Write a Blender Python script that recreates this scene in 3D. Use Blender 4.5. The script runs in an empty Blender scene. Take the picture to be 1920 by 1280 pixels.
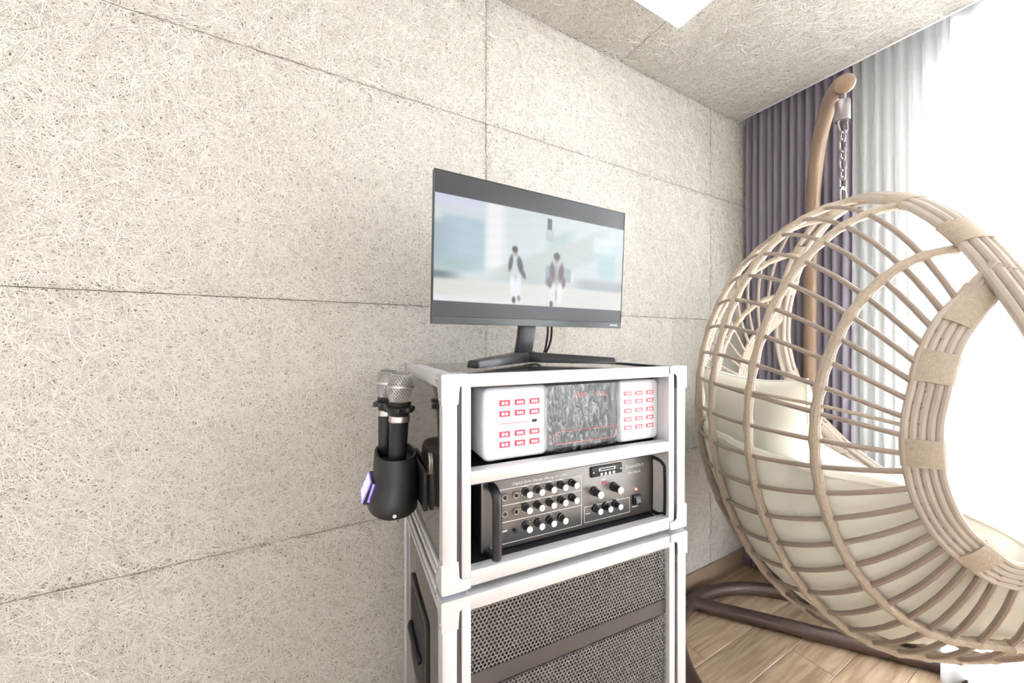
import bpy, bmesh, math, random
import numpy as np
from mathutils import Vector, Matrix

# ------------------------------------------------------------------ camera, world, lights, exposure
scene = bpy.context.scene
C = scene.collection
YAW = math.radians(29.36); FPX = 688.0; EYE = 1.16
cam_d = bpy.data.cameras.new('camera'); cam = bpy.data.objects.new('camera', cam_d); C.objects.link(cam)
cam_d.sensor_width = 36.0; cam_d.lens = 36.0 * FPX / 1920.0; cam_d.clip_start = 0.02
cam.location = (0, 0, EYE); cam.rotation_euler = (math.pi / 2, 0, -YAW)
scene.camera = cam

world = bpy.data.worlds.new('daylight'); scene.world = world; world.use_nodes = True
bg = world.node_tree.nodes['Background']
bg.inputs[0].default_value = (0.95, 0.97, 1.0, 1); bg.inputs[1].default_value = 44.0

WIN_Y0, WIN_Y1, WIN_Z0, WIN_Z1 = -2.35, 0.43, 0.10, 2.20
pl = bpy.data.lights.new('window_daylight', 'AREA'); pl.shape = 'RECTANGLE'
pl.size = WIN_Z1 - WIN_Z0; pl.size_y = WIN_Y1 - WIN_Y0
pl.cycles.is_portal = True
plo = bpy.data.objects.new('window_daylight', pl); C.objects.link(plo)
plo.location = (2.34, (WIN_Y0 + WIN_Y1) / 2, (WIN_Z0 + WIN_Z1) / 2)
plo.rotation_euler = (0, math.pi / 2, 0)
# added unseen window behind the viewer, put in for fill light
W2_X0, W2_X1, W2_Z0, W2_Z1 = -1.60, -1.15, 1.0, 2.05
pl2 = bpy.data.lights.new('fill_window_portal', 'AREA'); pl2.shape = 'RECTANGLE'; pl2.size = W2_X1 - W2_X0; pl2.size_y = W2_Z1 - W2_Z0; pl2.cycles.is_portal = True
plo2 = bpy.data.objects.new('fill_window_portal', pl2); C.objects.link(plo2)
plo2.location = ((W2_X0 + W2_X1) / 2, -2.76, (W2_Z0 + W2_Z1) / 2); plo2.rotation_euler = (math.pi / 2, 0, math.pi)
LAMP = 1.7          # strength of the ceiling lamp diffusers
vs = scene.view_settings
vs.view_transform = 'Standard'; vs.look = 'None'; vs.gamma = 1.0; vs.use_curve_mapping = False
vs.exposure = -0.04

R2 = Vector((math.cos(YAW), -math.sin(YAW), 0)); F2 = Vector((math.sin(YAW), math.cos(YAW), 0))
random.seed(4); rng = np.random.default_rng(11)
sin, cos, pi = math.sin, math.cos, math.pi

# ------------------------------------------------------------------ materials
MATS = {}
def mat(name, col, rough=0.5, metal=0.0, var=0.06, vscale=40.0, bump=0.0, bscale=200.0, coat=0.0, spec=0.5,
        stretch=None, emit=None, estr=0.0, trans=0.0, sheen=0.0):
    if name in MATS: return MATS[name]
    m = bpy.data.materials.new(name); m.use_nodes = True; MATS[name] = m
    nt = m.node_tree; b = nt.nodes['Principled BSDF']
    b.inputs['Roughness'].default_value = rough; b.inputs['Metallic'].default_value = metal
    b.inputs['Coat Weight'].default_value = coat; b.inputs['Specular IOR Level'].default_value = spec
    b.inputs['Transmission Weight'].default_value = trans
    if sheen: b.inputs['Sheen Weight'].default_value = sheen
    tc = nt.nodes.new('ShaderNodeTexCoord'); mp = nt.nodes.new('ShaderNodeMapping')
    nt.links.new(tc.outputs['Object'], mp.inputs[0])
    if stretch: mp.inputs['Scale'].default_value = stretch
    n = nt.nodes.new('ShaderNodeTexNoise'); n.inputs['Scale'].default_value = vscale; n.inputs['Detail'].default_value = 4
    nt.links.new(mp.outputs[0], n.inputs['Vector'])
    mx = nt.nodes.new('ShaderNodeMix'); mx.data_type = 'RGBA'
    mx.inputs[6].default_value = tuple(max(0, c * (1 - var)) for c in col) + (1,)
    mx.inputs[7].default_value = tuple(min(1, c * (1 + var)) for c in col) + (1,)
    nt.links.new(n.outputs['Fac'], mx.inputs[0]); nt.links.new(mx.outputs[2], b.inputs['Base Color'])
    if bump:
        n2 = nt.nodes.new('ShaderNodeTexNoise'); n2.inputs['Scale'].default_value = bscale; n2.inputs['Detail'].default_value = 3
        nt.links.new(mp.outputs[0], n2.inputs['Vector'])
        bp = nt.nodes.new('ShaderNodeBump'); bp.inputs['Strength'].default_value = bump; bp.inputs['Distance'].default_value = 0.002
        nt.links.new(n2.outputs['Fac'], bp.inputs['Height']); nt.links.new(bp.outputs[0], b.inputs['Normal'])
    if emit:
        b.inputs['Emission Color'].default_value = tuple(emit) + (1,); b.inputs['Emission Strength'].default_value = estr
    return m

M_board = mat('board_backing', (0.27, 0.24, 0.20), 0.95, var=0.2, vscale=120, spec=0.1)
M_wallpaint = mat('wall_paint', (0.89, 0.875, 0.84), 0.85, bump=0.15, bscale=400)
M_base = mat('baseboard_wood', (0.30, 0.215, 0.15), 0.5, var=0.25, vscale=6, stretch=(1, 6, 30))
M_alu = mat('brushed_aluminium', (0.76, 0.76, 0.79), 0.34, 0.4, var=0.04, vscale=8, stretch=(30, 30, 1))
M_alu_dark = mat('dark_groove', (0.05, 0.05, 0.06), 0.5)  # dark colour filling the groove between the edge strips
M_chrome = mat('chrome_corner', (0.86, 0.89, 0.96), 0.22, 0.55, bump=0.1, bscale=60)
M_gloss = mat('black_gloss_panel', (0.055, 0.050, 0.045), 0.10, 0.0, var=0.2, coat=0.6, spec=0.9)
M_blk = mat('black_plastic', (0.016, 0.016, 0.018), 0.42, bump=0.1, bscale=900)
M_blkin = mat('black_lining', (0.03, 0.03, 0.036), 0.7)
M_bezel = mat('monitor_plastic', (0.022, 0.022, 0.028), 0.3, var=0.1)
M_bezel2 = mat('monitor_chin', (0.035, 0.042, 0.042), 0.22, var=0.1)
M_white = mat('white_plastic', (0.78, 0.78, 0.83), 0.35, var=0.02, coat=0.2)
M_red = mat('red_button', (0.60, 0.05, 0.09), 0.4)
M_pink = mat('pink_button_print', (0.72, 0.17, 0.22), 0.45)
M_offw = mat('white_print', (0.88, 0.88, 0.88), 0.5)
M_amp = mat('amp_metal', (0.22, 0.205, 0.195), 0.38, 0.65, var=0.05, vscale=30, stretch=(1, 30, 30))
M_knob = mat('knob_black', (0.02, 0.02, 0.022), 0.4)
M_cap = mat('knob_cap', (0.88, 0.88, 0.88), 0.4, 0.1)
M_steel = mat('steel', (0.62, 0.60, 0.60), 0.25, 1.0)
M_dsteel = mat('dark_steel', (0.28, 0.25, 0.25), 0.3, 1.0)
M_mesh = mat('grille_metal', (0.27, 0.265, 0.26), 0.45, 0.6)
M_band = mat('grille_band_metal', (0.085, 0.08, 0.075), 0.5, 0.4)
M_stand = mat('brown_powder_coat', (0.085, 0.055, 0.046), 0.38, 0.25, var=0.25, vscale=250, bump=0.35, bscale=350, coat=0.2)
M_pole = mat('bronze_powder_coat', (0.28, 0.19, 0.13), 0.36, 0.35, var=0.2, vscale=200, bump=0.2, bscale=350, coat=0.2)
M_cane = mat('beige_cane', (0.52, 0.45, 0.39), 0.5, var=0.14, vscale=18, stretch=(1, 1, 1), bump=0.2, bscale=120)
M_rung = mat('taupe_cane', (0.34, 0.27, 0.225), 0.42, var=0.12, vscale=25)
M_wrap = mat('rattan_wrap', (0.47, 0.39, 0.305), 0.6, var=0.25, vscale=160, bump=0.7, bscale=260)
M_cush = mat('cream_cushion', (0.95, 0.935, 0.84), 0.85, var=0.03, vscale=8, bump=0.8, bscale=16, sheen=0.2)
M_lampw = mat('lamp_white', (0.9, 0.9, 0.9), 0.4)
M_lampd = mat('lamp_diffuser', (0.9, 0.9, 0.9), 0.5, emit=(1.0, 0.97, 0.92), estr=LAMP)
M_winframe = mat('window_frame_white', (0.85, 0.85, 0.86), 0.4)
M_ledred = mat('red_led', (0.9, 0.1, 0.08), 0.4, emit=(1, 0.12, 0.08), estr=6)
M_ledblue = mat('violet_display', (0.2, 0.15, 0.8), 0.3, emit=(0.30, 0.22, 1.0), estr=1.4)
M_ledbar = mat('pale_display_bar', (0.7, 0.7, 1.0), 0.3, emit=(0.75, 0.72, 1.0), estr=0.9)
M_grillemic = mat('mic_mesh', (0.62, 0.61, 0.60), 0.35, 0.9)
M_mica = mat('mic_mesh_core', (0.22, 0.22, 0.22), 0.5, 0.6)
M_mic = mat('mic_body', (0.012, 0.012, 0.014), 0.28, var=0.1)
M_disp = mat('karaoke_display', (0.17, 0.205, 0.235), 0.25, var=0.5, vscale=18)
M_dispred = mat('display_red_print', (0.45, 0.16, 0.17), 0.4)
M_redline = mat('slot_outline_red', (0.85, 0.25, 0.30), 0.35)

def strand_mat():
    m = bpy.data.materials.new('wood_wool'); m.use_nodes = True; nt = m.node_tree; b = nt.nodes['Principled BSDF']
    b.inputs['Roughness'].default_value = 0.85; b.inputs['Specular IOR Level'].default_value = 0.2
    g = nt.nodes.new('ShaderNodeNewGeometry'); cr = nt.nodes.new('ShaderNodeValToRGB')
    e = cr.color_ramp; e.elements[0].color = (0.58, 0.54, 0.475, 1); e.elements[1].color = (0.82, 0.79, 0.735, 1)
    e.elements[1].position = 0.55
    nt.links.new(g.outputs['Random Per Island'], cr.inputs[0]); nt.links.new(cr.outputs[0], b.inputs['Base Color'])
    return m
M_strand = strand_mat()

def plank_mat():
    m = bpy.data.materials.new('oak_laminate'); m.use_nodes = True; nt = m.node_tree; b = nt.nodes['Principled BSDF']
    b.inputs['Roughness'].default_value = 0.42
    tc = nt.nodes.new('ShaderNodeTexCoord'); oi = nt.nodes.new('ShaderNodeObjectInfo')
    mp = nt.nodes.new('ShaderNodeMapping'); mp.inputs['Scale'].default_value = (2.2, 26, 10)
    ad = nt.nodes.new('ShaderNodeVectorMath'); ad.operation = 'ADD'
    cx = nt.nodes.new('ShaderNodeCombineXYZ'); ml = nt.nodes.new('ShaderNodeMath'); ml.operation = 'MULTIPLY'; ml.inputs[1].default_value = 40
    nt.links.new(oi.outputs['Random'], ml.inputs[0]); nt.links.new(ml.outputs[0], cx.inputs[0]); nt.links.new(ml.outputs[0], cx.inputs[2])
    nt.links.new(tc.outputs['Object'], ad.inputs[0]); nt.links.new(cx.outputs[0], ad.inputs[1]); nt.links.new(ad.outputs[0], mp.inputs[0])
    n = nt.nodes.new('ShaderNodeTexNoise'); n.inputs['Scale'].default_value = 1.6; n.inputs['Detail'].default_value = 7; n.inputs['Distortion'].default_value = 1.2
    nt.links.new(mp.outputs[0], n.inputs['Vector'])
    cr = nt.nodes.new('ShaderNodeValToRGB'); e = cr.color_ramp
    e.elements[0].position = 0.3; e.elements[0].color = (0.33, 0.225, 0.135, 1); e.elements[1].position = 0.72; e.elements[1].color = (0.60, 0.46, 0.32, 1)
    nt.links.new(n.outputs['Fac'], cr.inputs[0])
    hs = nt.nodes.new('ShaderNodeHueSaturation'); mr = nt.nodes.new('ShaderNodeMapRange'); mr.inputs[3].default_value = 0.86; mr.inputs[4].default_value = 1.12
    nt.links.new(oi.outputs['Random'], mr.inputs[0]); nt.links.new(mr.outputs[0], hs.inputs['Value']); nt.links.new(cr.outputs[0], hs.inputs['Color'])
    nt.links.new(hs.outputs[0], b.inputs['Base Color'])
    return m
M_plank = plank_mat()

def fabric_mat(name, col, transp, transl, rough=0.9):
    """diffuse cloth with translucency and an open weave"""
    m = bpy.data.materials.new(name); m.use_nodes = True; nt = m.node_tree
    for n in list(nt.nodes):
        if n.type == 'BSDF_PRINCIPLED': nt.nodes.remove(n)
    out = [n for n in nt.nodes if n.type == 'OUTPUT_MATERIAL'][0]
    tc = nt.nodes.new('ShaderNodeTexCoord'); nz = nt.nodes.new('ShaderNodeTexNoise'); nz.inputs['Scale'].default_value = 60
    nt.links.new(tc.outputs['Object'], nz.inputs['Vector'])
    mx = nt.nodes.new('ShaderNodeMix'); mx.data_type = 'RGBA'
    mx.inputs[6].default_value = tuple(c * .93 for c in col) + (1,); mx.inputs[7].default_value = tuple(min(1, c * 1.05) for c in col) + (1,)
    nt.links.new(nz.outputs['Fac'], mx.inputs[0])
    d = nt.nodes.new('ShaderNodeBsdfDiffuse'); t = nt.nodes.new('ShaderNodeBsdfTranslucent'); tr = nt.nodes.new('ShaderNodeBsdfTransparent')
    nt.links.new(mx.outputs[2], d.inputs[0]); nt.links.new(mx.outputs[2], t.inputs[0])
    a = nt.nodes.new('ShaderNodeMixShader'); a.inputs[0].default_value = transl
    nt.links.new(d.outputs[0], a.inputs[1]); nt.links.new(t.outputs[0], a.inputs[2])
    b = nt.nodes.new('ShaderNodeMixShader'); b.inputs[0].default_value = transp
    nt.links.new(a.outputs[0], b.inputs[1]); nt.links.new(tr.outputs[0], b.inputs[2])
    nt.links.new(b.outputs[0], out.inputs[0]); return m
M_sheer = fabric_mat('sheer_white_cloth', (0.93, 0.935, 0.94), 0.28, 0.58)
M_purple = fabric_mat('grey_violet_cloth', (0.30, 0.275, 0.335), 0.0, 0.06)

def film_mat():
    m = bpy.data.materials.new('clear_film'); m.use_nodes = True; nt = m.node_tree
    for n in list(nt.nodes):
        if n.type == 'BSDF_PRINCIPLED': nt.nodes.remove(n)
    out = [n for n in nt.nodes if n.type == 'OUTPUT_MATERIAL'][0]
    tr = nt.nodes.new('ShaderNodeBsdfTransparent'); gl = nt.nodes.new('ShaderNodeBsdfGlossy'); gl.inputs['Roughness'].default_value = 0.13
    lw = nt.nodes.new('ShaderNodeFresnel'); lw.inputs[0].default_value = 1.5
    ad = nt.nodes.new('ShaderNodeMath'); ad.operation = 'ADD'; ad.inputs[1].default_value = 0.12; nt.links.new(lw.outputs[0], ad.inputs[0])
    tc = nt.nodes.new('ShaderNodeTexCoord'); n1 = nt.nodes.new('ShaderNodeTexNoise'); n1.inputs['Scale'].default_value = 42; n1.inputs['Detail'].default_value = 3; n1.inputs['Distortion'].default_value = .5
    mp = nt.nodes.new('ShaderNodeMapping'); mp.inputs['Scale'].default_value = (2.4, 1, .7); nt.links.new(tc.outputs['Object'], mp.inputs[0]); nt.links.new(mp.outputs[0], n1.inputs['Vector'])
    bp = nt.nodes.new('ShaderNodeBump'); bp.inputs['Strength'].default_value = 1.0; bp.inputs['Distance'].default_value = 0.02
    nt.links.new(n1.outputs['Fac'], bp.inputs['Height']); nt.links.new(bp.outputs[0], gl.inputs['Normal'])
    mx = nt.nodes.new('ShaderNodeMixShader'); nt.links.new(ad.outputs[0], mx.inputs[0]); nt.links.new(tr.outputs[0], mx.inputs[1]); nt.links.new(gl.outputs[0], mx.inputs[2])
    nt.links.new(mx.outputs[0], out.inputs[0]); return m
M_film = film_mat()
def glass_mat():
    m = bpy.data.materials.new('window_glass'); m.use_nodes = True; nt = m.node_tree
    for n in list(nt.nodes):
        if n.type == 'BSDF_PRINCIPLED': nt.nodes.remove(n)
    out = [n for n in nt.nodes if n.type == 'OUTPUT_MATERIAL'][0]
    tr = nt.nodes.new('ShaderNodeBsdfTransparent'); gl = nt.nodes.new('ShaderNodeBsdfGlossy'); gl.inputs['Roughness'].default_value = 0.02
    fr = nt.nodes.new('ShaderNodeFresnel'); mx = nt.nodes.new('ShaderNodeMixShader')
    nt.links.new(fr.outputs[0], mx.inputs[0]); nt.links.new(tr.outputs[0], mx.inputs[1]); nt.links.new(gl.outputs[0], mx.inputs[2]); nt.links.new(mx.outputs[0], out.inputs[0])
    return m
M_glass = glass_mat()

# ------------------------------------------------------------------ geometry helpers
class G:
    def __init__(s): s.v = []; s.f = []
    def add(s, vs_, fs_):
        o = len(s.v); s.v += [tuple(p) for p in vs_]; s.f += [tuple(i + o for i in f) for f in fs_]; return s
    def box(s, x0, x1, y0, y1, z0, z1):
        v = [(x, y, z) for z in (z0, z1) for y in (y0, y1) for x in (x0, x1)]
        return s.add(v, [(0, 2, 3, 1), (4, 5, 7, 6), (0, 1, 5, 4), (1, 3, 7, 5), (3, 2, 6, 7), (2, 0, 4, 6)])
    def prism(s, poly, axis, lo, hi):
        """poly of 2-D points extruded along axis ('x','y','z')"""
        def P(a, b, t): return {'x': (t, a, b), 'y': (a, t, b), 'z': (a, b, t)}[axis]
        n = len(poly); v = [P(a, b, lo) for a, b in poly] + [P(a, b, hi) for a, b in poly]
        return s.add(v, [tuple(range(n - 1, -1, -1)), tuple(range(n, 2 * n))] + [(i, (i + 1) % n, n + (i + 1) % n, n + i) for i in range(n)])
    def tube(s, pts, r, n=10, closed=False, caps=True, ell=None, nrm=None):
        """sweep; r a number or a list; ell=(a,b) elliptical section along (normal, binormal) with given normals"""
        P = [Vector(p) for p in pts]; m = len(P)
        rr = r if isinstance(r, (list, tuple)) else [r] * m
        T = []
        for i in range(m):
            a = P[(i - 1) % m] if (closed or i > 0) else P[i]; b = P[(i + 1) % m] if (closed or i < m - 1) else P[i]
            T.append((b - a).normalized())
        if nrm is None:
            u = T[0].orthogonal().normalized(); N = []
            for i in range(m):
                u = (u - T[i] * u.dot(T[i])).normalized(); N.append(u.copy())
        else: N = [(Vector(q) - T[i] * Vector(q).dot(T[i])).normalized() for i, q in enumerate(nrm)]
        V = []
        for i in range(m):
            B = T[i].cross(N[i])
            ea, eb = ell if ell else (rr[i], rr[i])
            for k in range(n):
                t = 2 * pi * k / n; V.append(P[i] + N[i] * (ea * cos(t)) + B * (eb * sin(t)))
        Fc = []
        for i in range(m if closed else m - 1):
            j = (i + 1) % m
            for k in range(n): Fc.append((i * n + k, i * n + (k + 1) % n, j * n + (k + 1) % n, j * n + k))
        if caps and not closed: Fc += [tuple(range(n - 1, -1, -1)), tuple((m - 1) * n + k for k in range(n))]
        return s.add(V, Fc)
    def lathe(s, prof, n=20, o=(0, 0, 0), ax=(0, 0, 1)):
        """prof: list of (radius, height along ax)"""
        a = Vector(ax).normalized(); u = a.orthogonal().normalized(); w = a.cross(u); o = Vector(o); V = []
        for r, h in prof:
            for k in range(n):
                t = 2 * pi * k / n; V.append(o + a * h + u * (r * cos(t)) + w * (r * sin(t)))
        Fc = []
        for i in range(len(prof) - 1):
            for k in range(n): Fc.append((i * n + k, i * n + (k + 1) % n, (i + 1) * n + (k + 1) % n, (i + 1) * n + k))
        Fc += [tuple(range(n - 1, -1, -1)), tuple((len(prof) - 1) * n + k for k in range(n))]
        return s.add(V, Fc)
    def mesh(s, name, bevel=0, seg=2, angle=35):
        me = bpy.data.meshes.new(name); me.from_pydata(s.v, [], s.f)
        bm = bmesh.new(); bm.from_mesh(me)
        bmesh.ops.recalc_face_normals(bm, faces=bm.faces)
        if bevel:
            es = [e for e in bm.edges if len(e.link_faces) == 2 and e.calc_face_angle(0) > 0.5]
            bmesh.ops.bevel(bm, geom=es, offset=bevel, segments=seg, affect='EDGES', profile=0.5, clamp_overlap=True)
        bm.to_mesh(me); bm.free()
        me.polygons.foreach_set('use_smooth', [True] * len(me.polygons)); me.set_sharp_from_angle(angle=math.radians(angle))
        return me
    def build(s, name, m, parent=None, bevel=0, seg=2, angle=35):
        return link(name, s.mesh(name, bevel, seg, angle), m, parent)
def link(name, me, m, parent=None):
    if m is not None and not me.materials: me.materials.append(m)
    o = bpy.data.objects.new(name, me); C.objects.link(o); o.parent = parent; return o
def thing(name, label, cat, loc=(0, 0, 0), rz=0, group=None):
    o = bpy.data.objects.new(name, None); o.empty_display_size = .05; C.objects.link(o); o.location = loc; o.rotation_euler = (0, 0, rz)
    return tag(o, label, cat, group)
def tag(o, label, cat, group=None):
    o['label'] = label; o['category'] = cat
    if group: o['group'] = group
    return o
def struct(o, label=None):
    o['kind'] = 'structure'
    if label: o['label'] = label
    return o
def rrect(x0, x1, z0, z1, r, n=5):
    pts = []
    for cx, cz, a0 in ((x1 - r, z1 - r, 0), (x0 + r, z1 - r, 90), (x0 + r, z0 + r, 180), (x1 - r, z0 + r, 270)):
        for k in range(n + 1):
            t = math.radians(a0 + 90 * k / n); pts.append((cx + r * cos(t), cz + r * sin(t)))
    return pts
def catmull(pts, sub=8, closed=False):
    P = [Vector(p) for p in pts]; n = len(P); out = []
    for i in range(n if closed else n - 1):
        p0 = P[(i - 1) % n] if (closed or i > 0) else P[0] * 2 - P[1]; p1 = P[i]; p2 = P[(i + 1) % n]
        p3 = P[(i + 2) % n] if (closed or i < n - 2) else P[-1] * 2 - P[-2]
        for k in range(sub):
            t = k / sub
            out.append(0.5 * ((2 * p1) + (p2 - p0) * t + (2 * p0 - 5 * p1 + 4 * p2 - p3) * t * t + (3 * p1 - p0 - 3 * p2 + p3) * t ** 3))
    if not closed: out.append(P[-1])
    return out
def text_mesh(body, size, align='LEFT', shear=0.0, ext=0.0):
    c = bpy.data.curves.new('lettering', 'FONT'); c.body = body; c.size = size; c.align_x = align; c.shear = shear; c.extrude = ext; c.resolution_u = 2
    o = bpy.data.objects.new('lettering_curve', c); C.objects.link(o)
    dg = bpy.context.evaluated_depsgraph_get(); me = bpy.data.meshes.new_from_object(o.evaluated_get(dg))
    bpy.data.objects.remove(o); bpy.data.curves.remove(c); return me
def text(name, body, size, m, parent, loc, shear=0.0, width=None):
    """upright lettering facing local -y"""
    me = text_mesh(body, size, shear=shear); me.materials.clear()
    o = link(name, me, m, parent); o.location = loc; o.rotation_euler = (pi / 2, 0, 0)
    if width:
        xs = [v.co.x for v in me.vertices]; k = width / (max(xs) - min(xs)); o.scale = (k, 1, 1)
    return o

# ------------------------------------------------------------------ the room
XL, XR, YB, YW, ZC = -1.891, 2.12, -2.6, 1.079, 2.287
XEDGE = 1.943                       # edge of the lowered ceiling, curtain pocket beyond it
ZT = 2.42

def strands(w, h, seed, density=38000):
    """mesh of curled flat wood-wool strands lying on a board w x h (x, z), raised towards -y"""
    r = np.random.default_rng(seed); n = int(density * w * h); S = 5
    L = r.uniform(.03, .10, n); th = r.uniform(0, 2 * pi, n); k = r.normal(0, 10, n)
    cols_ = int(math.sqrt(n * w / h)); q = np.arange(n); nr = n / cols_; cx = ((q % cols_) + r.uniform(-.2, 1.2, n)) * w / cols_; cz = ((q // cols_) + r.uniform(-.2, 1.2, n)) * h / nr; wd = r.uniform(.0004, .00082, n); d = .0002 + .0024 * r.random(n) ** 1.3
    roll = r.normal(0, .35, n)
    s_ = np.linspace(-.5, .5, S + 1)[None, :] * L[:, None]
    ang = th[:, None] + k[:, None] * s_
    ds = (L / S)[:, None]
    am = (ang[:, 1:] + ang[:, :-1]) / 2
    x = np.concatenate([np.zeros((n, 1)), np.cumsum(np.cos(am) * ds, 1)], 1); z = np.concatenate([np.zeros((n, 1)), np.cumsum(np.sin(am) * ds, 1)], 1)
    x += cx[:, None] - x.mean(1, keepdims=True); z += cz[:, None] - z.mean(1, keepdims=True)
    nx, nz = -np.sin(ang), np.cos(ang)
    y = -(d[:, None] + .0008 * np.sin(np.linspace(0, 6, S + 1)[None, :] + th[:, None] * 5))
    W = wd[:, None]; dy = W * np.sin(roll)[:, None]
    A = np.stack([x + nx * W, y + dy, z + nz * W], -1); B = np.stack([x - nx * W, y - dy, z - nz * W], -1)
    V = np.stack([A, B], 2)
    V[..., 0] = np.clip(V[..., 0], .0007, w - .0007); V[..., 2] = np.clip(V[..., 2], .0007, h - .0007)
    V = V.reshape(-1, 3)
    base = (np.arange(n) * (2 * (S + 1)))[:, None] + (np.arange(S) * 2)[None, :]
    Q = np.stack([base, base + 1, base + 3, base + 2], -1).reshape(-1, 4)
    me = bpy.data.meshes.new('wood_wool_strands')
    me.vertices.add(len(V)); me.vertices.foreach_set('co', V.astype(np.float32).ravel())
    me.loops.add(Q.size); me.loops.foreach_set('vertex_index', Q.astype(np.int32).ravel())
    me.polygons.add(len(Q)); me.polygons.foreach_set('loop_start', (np.arange(len(Q)) * 4).astype(np.int32))
    me.update(); me.validate(); me.materials.append(M_strand); return me
PANEL = {}
def panel(name, w, h, parent, loc, rot=(0, 0, 0), var=0, fib=True):
    key = (round(w, 2), round(h, 2), var)
    if key not in PANEL:
        g = G().box(.0003, w - .0003, 0, .014, .0003, h - .0003); bm_ = g.mesh(name, .0006, 1); bm_.materials.append(M_board)
        PANEL[key] = (bm_, strands(w, h, 100 + len(PANEL)))
    a, b = PANEL[key]
    o = link(name, a, None, parent); o.location = loc; o.rotation_euler = rot
    s_ = link('wood_wool_strands', b, None, o); s_['kind'] = 'stuff'
    return o

wall = struct(G().box(XL, XR, YW + .014, YW + .12, 0, ZT).build('wall_back', M_wallpaint), 'wall of pale wood wool acoustic panels behind the monitor')
cols = [-1.891, -0.691, 0.509, 1.709, 2.12]; rows = [0.065, 0.665, 1.265, 1.865, ZC]
for i in range(4):
    for j in range(4):
        w_, h_ = cols[i + 1] - cols[i], rows[j + 1] - rows[j]
        if (i + j) % 2: panel('acoustic_panel', w_, h_, wall, (cols[i], YW, rows[j]))
        else: panel('acoustic_panel', w_, h_, wall, (cols[i + 1], YW, rows[j + 1]), (0, pi, 0))
struct(G().box(XL, XR, YW - .012, YW + .0, 0, .088).box(XL, XR, YW - .016, YW, 0, .012).build('baseboard_back', M_base, bevel=.002), 'brown wooden baseboard under the acoustic wall')

ceil = struct(G().box(XL, XEDGE, YB, YW + .014, ZC + .016, ZC + .05).box(XEDGE - .012, XEDGE, YB, YW + .014, ZC - .001, ZC + .13).build('ceiling', M_wallpaint), 'pale wood wool acoustic ceiling')
ccols = [(-0.094, 1.106), (1.106, XEDGE - .012)]
for a, b in ccols:
    panel('ceiling_panel', b - a, 1.199, ceil, (a, YW, ZC), (pi / 2, 0, 0))
for a in (-1.3,):
    panel('ceiling_panel', 1.2, 1.199, ceil, (a + .006, YW, ZC), (pi / 2, 0, 0))
g = G().box(XL, XEDGE - .012, YB, YW - 1.2, ZC, ZC + .016); g.box(XL, -1.296, YW - 1.2, YW, ZC, ZC + .016); g.build('ceiling_board', M_wallpaint, ceil)
struct(G().box(XEDGE, XR + .14, YB, YW + .12, ZT, ZT + .04).build('trim_1', M_wallpaint), 'white top of the curtain pocket')

struct(G().box(XL - .1, XL, YB, YW + .12, 0, ZT).build('wall_left', M_wallpaint), 'plain pale side wall')
g = G().box(XL - .1, W2_X0, YB - .1, YB, 0, ZT).box(W2_X1, XR + .14, YB - .1, YB, 0, ZT).box(W2_X0, W2_X1, YB - .1, YB, 0, W2_Z0).box(W2_X0, W2_X1, YB - .1, YB, W2_Z1, ZT)
struct(g.build('wall_front', M_wallpaint), 'plain pale wall behind the viewer')
win2 = struct(bpy.data.objects.new('fill_window', None), 'added unseen window behind the viewer, for fill light'); C.objects.link(win2); win2.location = (0, YB - .05, 0)
g = G(); xm = (W2_X0 + W2_X1) / 2
for a, b, c, d in ((W2_X0, W2_X0 + .05, W2_Z0, W2_Z1), (W2_X1 - .05, W2_X1, W2_Z0, W2_Z1), (xm - .025, xm + .025, W2_Z0, W2_Z1), (W2_X0, W2_X1, W2_Z0, W2_Z0 + .05), (W2_X0, W2_X1, W2_Z1 - .05, W2_Z1)): g.box(a, b, -.03, .03, c, d)
g.build('window_frame', M_winframe, win2)
for a, b in ((W2_X0 + .05, xm - .025), (xm + .025, W2_X1 - .05)): G().box(a, b, -.003, .003, W2_Z0 + .05, W2_Z1 - .05).build('pane', M_glass, win2)
g = G().box(XR, XR + .14, WIN_Y1, YW + .12, 0, ZT).box(XR, XR + .14, YB, WIN_Y0, 0, ZT)
g.box(XR, XR + .14, WIN_Y0, WIN_Y1, WIN_Z1, ZT).box(XR, XR + .14, WIN_Y0, WIN_Y1, 0, WIN_Z0)
struct(g.build('wall_right', M_wallpaint), 'pale window wall behind the curtains')
win = struct(G().build('window_1', None) if False else bpy.data.objects.new('window_1', None), 'tall white framed window behind the sheer curtains'); C.objects.link(win)
win.location = (XR + .07, 0, 0)
g = G(); fw = .05
ym = (WIN_Y0 + WIN_Y1) / 2
g.box(-.03, .03, WIN_Y0, WIN_Y0 + fw, WIN_Z0, WIN_Z1).box(-.03, .03, WIN_Y1 - fw, WIN_Y1, WIN_Z0, WIN_Z1)
g.box(-.03, .03, WIN_Y0, WIN_Y1, WIN_Z0, WIN_Z0 + fw).box(-.03, .03, WIN_Y0, WIN_Y1, WIN_Z1 - fw, WIN_Z1).box(-.03, .03, ym - fw / 2, ym + fw / 2, WIN_Z0, WIN_Z1)
g.build('window_frame', M_winframe, win, bevel=.004)
for y0, y1 in ((WIN_Y0 + fw, ym - fw / 2), (ym + fw / 2, WIN_Y1 - fw)):
    G().box(-.003, .003, y0, y1, WIN_Z0 + fw, WIN_Z1 - fw).build('pane', M_glass, win)

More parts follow.
